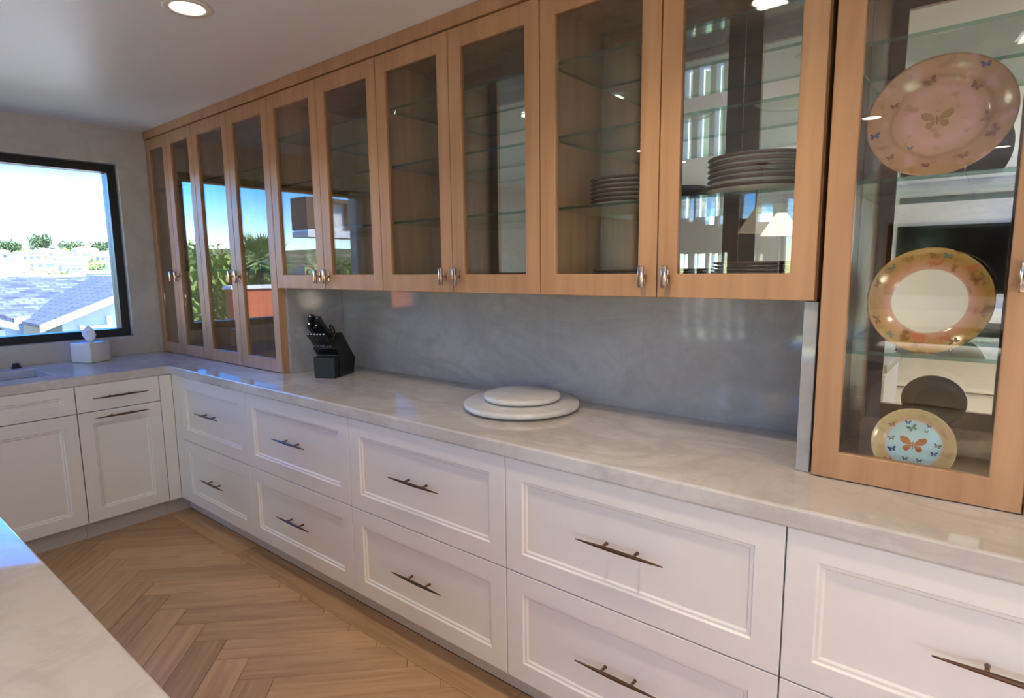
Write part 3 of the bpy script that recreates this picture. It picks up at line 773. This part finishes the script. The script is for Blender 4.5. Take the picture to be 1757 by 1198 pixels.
# ------------------------------------------------------------------ outside
def hill_z(x, y):
    d = -x
    if d < 30: z = -6.0
    elif d < 170: z = -6.0 - 16*(d-30)/140
    elif d < 560: z = -22 + 44*((d-170)/390)**1.05
    else: z = 22
    return z + (1.6*math.sin(x*.021+y*.013) + 1.2*math.sin(y*.047+1.3))*min(1, max(0, (d-120)/200))
b = B(); nx_, ny_ = 60, 60; v = []
for i in range(nx_+1):
    for j in range(ny_+1):
        X_ = 30 - 730*(i/nx_)**1.3; Y_ = -420 + 900*j/ny_
        v.append((X_, Y_, hill_z(X_, Y_)))
fs = [(i*(ny_+1)+j, i*(ny_+1)+j+1, (i+1)*(ny_+1)+j+1, (i+1)*(ny_+1)+j) for i in range(nx_) for j in range(ny_)]
def ground_mat():
    q = N('hillside_scrub'); co = q.coord()
    n1 = q.noise(co, .045, 6, .65); n2 = q.noise(q.mapping(co, loc=(40, 9, 3)), .25, 3)
    c = q.ramp(n1, [(.35, lin((72,92,50))), (.52, lin((104,108,74))), (.68, lin((150,138,112)))])
    c = q.mix(q.ramp(n2, [(.5, (0,0,0,1)), (.62, (1,1,1,1))]), c, lin((62,82,46)))
    q.bsdf(Base_Color=c, Roughness=.95); return q.mat
struct(b.add(v, fs, 0, True).obj('ground', ground_mat()), 'scrubby hillside outside the window')
m_hw = [plain('stucco_%d' % i, c_, .85, var=.03, scale=.3) for i, c_ in enumerate(((232,226,216), (240,236,230), (214,196,172), (224,210,188)))]
m_hr = [plain('far_roof_%d' % i, c_, .85, var=.08, scale=.5) for i, c_ in enumerate(((176,120,96), (150,140,134), (196,160,134), (120,116,118)))]
m_hwin = plain('far_window_dark', (70, 84, 96), .2, var=.1)
m_hn = random.Random(3)
placed = []
for tries in range(1500):
    d = m_hn.uniform(215, 505); az = math.radians(m_hn.uniform(7.5, 19.5))
    x, y = 4.3-d*math.cos(az), -2.0+d*math.sin(az)
    if any((x-a)**2 + (y-c_)**2 < 16.5**2 for a, c_ in placed): continue
    placed.append((x, y))
    if len(placed) >= 120: break
n0 = len(placed)
for tries in range(400):
    d = m_hn.uniform(240, 420); az = math.radians(m_hn.uniform(-39, -29))
    x, y = 4.3-d*math.cos(az), 1.3+d*math.sin(az)
    if any((x-a)**2 + (y-c_)**2 < 18**2 for a, c_ in placed): continue
    placed.append((x, y))
    if len(placed) >= n0+16: break
placed.sort(key=lambda q: -q[0])
for k, (x, y) in enumerate(placed):
    wx, wy, h = m_hn.uniform(4, 6), m_hn.uniform(4.5, 7.5), m_hn.uniform(4.0, 6.5)
    z = hill_z(x, y)-.6
    e = empty('hill_house', (x, y, z), m_hn.uniform(-.4, .4))
    iw, ir = m_hn.randrange(4), m_hn.randrange(4); hip = m_hn.random() < .75
    tag(e, 'small %s house with a %s %s roof among many on the distant hillside' % (('off-white', 'white', 'tan', 'cream')[iw], ('rust', 'grey', 'sandy', 'charcoal')[ir], 'hipped' if hip else 'flat'), 'house', 'houses on the distant hillside')
    b = B().box(-wx, wx, -wy, wy, 0, h); b.obj('wall', m_hw[iw], e)
    if hip:
        r = m_hn.uniform(1.2, 2.2); b = B()
        b.add([(-wx-.6,-wy-.6,h+.01),(wx+.6,-wy-.6,h+.01),(wx+.6,wy+.6,h+.01),(-wx-.6,wy+.6,h+.01),(0,-wy*.4,h+r),(0,wy*.4,h+r)], [(0,3,2,1),(1,2,5,4),(3,0,4,5),(0,1,4),(2,3,5)])
    else: b = B().box(-wx-.3, wx+.3, -wy-.3, wy+.3, h+.01, h+.4)
    b.obj('roof', m_hr[ir], e)
    for q in (-.5, .0, .5):
        if m_hn.random() < .8: B().box(wx+.01, wx+.08, wy*q-.9, wy*q+.9, h*.35, h*.7).obj('window', m_hwin, e)
# trees: icosphere clumps of leaf cards
def leaf_mat(name, c1, c2):
    q = N(name); nz = q.noise(q.coord(), 1.2, 3)
    oi = q.n('ShaderNodeObjectInfo').outputs['Random']
    c = q.mix(nz, lin(c1), lin(c2)); q.bsdf(Base_Color=c, Roughness=.7); return q.mat
m_leaf = leaf_mat('tree_leaves', (122,150,62), (168,188,104)); m_leaf2 = leaf_mat('dark_tree_leaves', (58,82,52), (84,106,66)); m_palm = leaf_mat('palm_leaves', (112,146,74), (150,176,100))
m_bark = plain('bark', (112, 92, 74), .9, var=.15, scale=4)
def leaves(b, c, rad, n, size, rng):
    for k in range(n):
        while True:
            p = Vector((rng.uniform(-1,1), rng.uniform(-1,1), rng.uniform(-1,1)))
            if .35 < p.length < 1: break
        q = Vector((c[0]+p.x*rad[0], c[1]+p.y*rad[1], c[2]+p.z*rad[2]))
        a = Vector((rng.uniform(-1,1), rng.uniform(-1,1), rng.uniform(-1,1))).normalized(); o_ = a.orthogonal().normalized()
        s_ = size*rng.uniform(.6, 1.3)
        b.add([q-a*s_, q+o_*s_*.45, q+a*s_, q-o_*s_*.45], [(0,1,2,3)])
def tree(x, y, ztop, rad, label, mat=None, group='trees outside the window', zg=None):
    rng = random.Random(int(x*31+y*17)); zg = hill_z(x, y) if zg is None else zg
    e = tag(empty('leafy_tree', (x, y, zg)), label, 'tree', group)
    H = ztop-zg; b = B()
    for k in range(7):
        a = k*2*PI/7; rr = rad*.45*(k > 0)
        leaves(b, (rr*math.cos(a), rr*math.sin(a), H-rad*.8+(k % 3-1)*rad*.25), (rad*.62, rad*.62, rad*.55), 340, rad*.09, rng)
    b.obj('crown', mat or m_leaf, e)
    B().tube([(0,0,0), (rad*.05,0,H*.4), (0,rad*.04,H-rad*.8)], [rad*.09, rad*.07, rad*.05], 8).obj('trunk', m_bark, e)
ridge = []
for i, (az, d, hgt) in enumerate(((11.0, 525, 9), (12.9, 540, 12), (14.8, 530, 9), (16.7, 535, 10))):
    a = math.radians(az); x, y = 4.3-d*math.cos(a), -2+d*math.sin(a)
    ridge.append((x, y))
    tree(x, y, hill_z(x, y)+hgt, 7.5, 'dark ridge-top tree on the skyline, %s' % ('leftmost', 'second from the left and tallest', 'third from the left', 'rightmost')[i], m_leaf2, 'ridge trees')
# scattered shrubs and trees between the far houses
rng = random.Random(11); shrub_me = []
for k in range(5):
    b = B(); leaves(b, (0, 0, 1.6), (3.6, 3.6, 2.6), 90, 1.0, rng); shrub_me.append(b.data('hillside_shrub', m_leaf))
busy = list(placed) + ridge; n = 0
for tries in range(3000):
    d = rng.uniform(210, 545); az = math.radians(rng.uniform(7.5, 19.5)); x, y = 4.3-d*math.cos(az), -2+d*math.sin(az)
    if any((x-a)**2 + (y-c_)**2 < 12.5**2 for a, c_ in busy): continue
    busy.append((x, y)); n += 1
    o = bpy.data.objects.new('hillside_shrub', shrub_me[n % 5]); COL.objects.link(o); o.location = (x, y, hill_z(x, y)); o.rotation_euler = (0, 0, rng.uniform(0, 6))
    tag(o, 'green shrub between the distant hillside houses', 'shrub', 'shrubs between the hillside houses')
    if n >= 110: break

# neighbour house below the window (direct view)
def roof_mat(name, c1, c2):
    q = N(name); co = q.coord()
    br = q.n('ShaderNodeTexBrick', ins={'Vector': q.mapping(co, rot=(0,0,PI/2)), 'Scale': 1.0, 'Color1': lin(c1), 'Color2': lin(c2), 'Mortar': lin(tuple(x*.6 for x in c1)), 'Mortar Size': .03, 'Brick Width': .45, 'Row Height': .30})
    q.bsdf(Base_Color=br.outputs[0], Roughness=.8); return q.mat
m_roof = roof_mat('slate_tile_roof', (92,104,122), (38,46,60)); m_roof2 = roof_mat('slate_tile_roof_plain', (64,74,92), (54,64,82))
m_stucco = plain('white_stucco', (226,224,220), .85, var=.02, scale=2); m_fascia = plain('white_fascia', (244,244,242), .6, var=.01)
m_nwin = plain('house_window_glass', (96,124,150), .1, var=.05); m_shadewall = plain('shaded_stucco', (178,184,190), .85, var=.02)  # shadewall: stucco greyed, with the wall's shade painted into its colour
nh = tag(empty('neighbour_house', (-22, 4, -6)), 'neighbouring house with a grey tiled roof and white gable below the window', 'house')
def nb(v, f): return B().add([(p[0]+22, p[1]-4, p[2]+6) for p in v], f)
def slab_quad(p, th):   # p: four corners
    v = list(p) + [(q[0], q[1], q[2]-th) for q in p]
    return v, [(0,1,2,3), (7,6,5,4), (0,4,5,1), (1,5,6,2), (2,6,7,3), (3,7,4,0)]
nb(*slab_quad([(-19.5,2.55,.05),(-19.5,12,.05),(-26,12,1.30),(-26,.6,1.30)], .12)).obj('roof', m_roof, nh)
nb(*slab_quad([(-26.05,.6,1.30),(-26.05,12,1.30),(-32,12,0.1),(-32,.6,0.1)], .12)).obj('roof', m_roof, nh)
B().box(-19.52+22, -19.46+22, 2.55-4, 4.2-4, -.10+6, .07+6).obj('fascia', m_fascia, nh)
B().box(-31+22, -20.2+22, 2.9-4, 11.5-4, -6.5+6, -.1+6).obj('wall', m_stucco, nh)
# right gable wing
pk = (6.2, 1.35)
nb(*slab_quad([(-17,2.70,-.03),(-17,pk[0],pk[1]),(-24.5,pk[0],pk[1]),(-20.2,2.70,-.03)], .10)).obj('gable_roof', m_roof2, nh)
nb(*slab_quad([(-17,pk[0]+.001,pk[1]),(-17,9.7,-.03),(-22,9.7,-.03),(-24.5,pk[0]+.001,pk[1])], .10)).obj('gable_roof', m_roof2, nh)
for (ya, za, yb_, zb_) in ((2.62,-.06,6.2,1.36), (9.78,-.06,6.2,1.36)):
    v = [(-16.98,ya,za-.17),(-16.98,yb_,zb_-.17),(-16.98,yb_,zb_+.03),(-16.98,ya,za+.03)]
    v += [(-16.9,)+q[1:] for q in v]
    nb(v, [(0,1,2,3),(7,6,5,4),(0,4,5,1),(1,5,6,2),(2,6,7,3),(3,7,4,0)]).obj('barge_board', m_fascia, nh)
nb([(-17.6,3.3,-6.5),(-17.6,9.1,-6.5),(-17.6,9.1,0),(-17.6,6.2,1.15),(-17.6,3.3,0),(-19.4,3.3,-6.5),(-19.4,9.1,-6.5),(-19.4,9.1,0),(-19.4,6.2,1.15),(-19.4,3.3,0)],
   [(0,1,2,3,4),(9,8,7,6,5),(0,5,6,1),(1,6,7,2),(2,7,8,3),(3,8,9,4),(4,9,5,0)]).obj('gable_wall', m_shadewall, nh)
B().box(-17.59+22, -17.54+22, 3.85-4, 4.45-4, -1.1+6, -.28+6).obj('window', m_nwin, nh)
B().box(-17.59+22, -17.50+22, 3.72-4, 3.84-4, -1.4+6, -.15+6).obj('window_trim', m_fascia, nh)
B().box(-17.59+22, -17.50+22, 4.46-4, 4.58-4, -1.4+6, .1+6).obj('window_trim', m_fascia, nh)
B().box(-17.59+22, -17.50+22, 3.84-4, 4.46-4, -.279+6, -.18+6).obj('window_trim', m_fascia, nh)
B().box(-17.55+22, -17.3+22, 4.75-4, 6.2-4, -4+6, -.45+6).obj('sunlit_wall', m_fascia, nh)  # whiter panel that paints sunlight onto the gable wall
nh2 = tag(empty('neighbour_shed', (-18, .9, -6)), 'small gabled outbuilding at the lower left of the window view', 'house')
def nb2(v, f): return B().add([(p[0]+18, p[1]-.9, p[2]+6) for p in v], f)
nb2(*slab_quad([(-17.5,2.2,-.02),(-22,2.2,-.02),(-22,.6,.62),(-17.5,.6,.62)], .10)).obj('roof', m_roof2, nh2)
nb2(*slab_quad([(-17.5,.599,.62),(-22,.599,.62),(-22,-1.2,-.1),(-17.5,-1.2,-.1)], .10)).obj('roof', m_roof2, nh2)
v = [(-17.48,2.22,-.16),(-17.48,.6,.48),(-17.48,.6,.66),(-17.48,2.22,.02)]; v += [(-17.40,)+q[1:] for q in v]
nb2(v, [(0,1,2,3),(7,6,5,4),(0,4,5,1),(1,5,6,2),(2,6,7,3),(3,7,4,0)]).obj('barge_board', m_fascia, nh2)
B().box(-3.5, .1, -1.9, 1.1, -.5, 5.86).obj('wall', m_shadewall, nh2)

# trees, palm, terracotta wall and balcony seen in the cabinet-door reflections
tree(-22, -7.6, 3.0, 2.3, 'round green tree reflected in the tall cabinet doors')
tree(-26, -13.2, 3.0, 2.6, 'second green tree, behind the palm, reflected in the tall cabinet doors')
tree(-17.2, -4.4, 1.7, 1.75, 'low leafy tree reflected in the tall cabinet doors nearest the window')
tree(-24, -18.9, 2.2, 2.4, 'bushy tree reflected beside the balcony')
tree(-14.0, -5.6, .75, 1.1, 'green shrub on the slope beside the terracotta wall')
tree(-14.0, -3.0, .55, 1.1, 'green shrub on the slope away from the terracotta wall')
pm = tag(empty('palm_tree', (-15.5, -9.4, -6.2)), 'fan palm in front of the terracotta wall, reflected in the cabinet doors', 'tree')
B().tube([(0,0,0), (.1,.05,4.0), (.05,.1,7.9)], [.16, .12, .10], 8).obj('trunk', m_bark, pm)
rng = random.Random(5); b = B()
for k in range(60):
    a = rng.uniform(0, 2*PI); el = rng.uniform(-.7, 1.2); ln = rng.uniform(.9, 1.35)
    d_ = Vector((math.cos(a)*math.cos(el), math.sin(a)*math.cos(el), math.sin(el))); sd = d_.cross(Vector((0,0,1))).normalized(); c0 = Vector((.05,.1,8.0))
    mid = c0+d_*ln*.45
    for q in range(-4, 5):
        ang = q*.16; dd = (d_*math.cos(ang)+sd*math.sin(ang)); tip = mid+dd*ln*.6-Vector((0,0,.12+.15*abs(ang)))
        s2 = sd*.055; b.add([mid-s2, mid+s2, tip], [(0,1,2)])
    b.add([c0-sd*.02, c0+sd*.02, mid+sd*.02, mid-sd*.02], [(0,1,2,3)])
b.obj('fronds', m_palm, pm)
m_terra = plain('terracotta_stucco', (206, 112, 74), .85, var=.05, scale=1.5)
tw = tag(empty('terracotta_wall', (-13, -10.2, -6)), 'terracotta stucco garden wall reflected in the tall cabinet doors', 'garden wall')
B().box(.4, .8, -3.5, 3.5, 0, 6.95).obj('wall', m_terra, tw); B().box(.35, .85, -3.55, 3.55, 6.951, 7.05).obj('coping', m_fascia, tw)
m_brown = plain('brown_timber', (110, 84, 66), .6, var=.1)
bh = tag(empty('balcony_house', (-7.5, -10, -6)), 'cream house with a cantilevered balcony, reflected in the wall cabinet doors', 'house')
B().box(-.6, 1.4, -5, 1.0, 0, 9.2).obj('wall', m_stucco, bh)
B().box(.95, 1.5, 1.001, 4.75, 8.10, 8.24).obj('balcony_slab', m_fascia, bh)
B().box(.95, 1.5, 4.55, 4.75, 8.241, 8.78).obj('end_panel', m_brown, bh)
B().box(.95, 1.5, 1.001, 4.75, 8.781, 8.86).obj('balcony_roof', m_brown, bh)
for q in (1.6, 2.3, 3.0, 3.7): B().box(1.38, 1.5, q, q+.12, 8.241, 8.78).obj('post', m_brown, bh)
B().box(1.30, 1.36, 1.01, 4.54, 8.241, 8.775).obj('panel', m_stucco, bh)
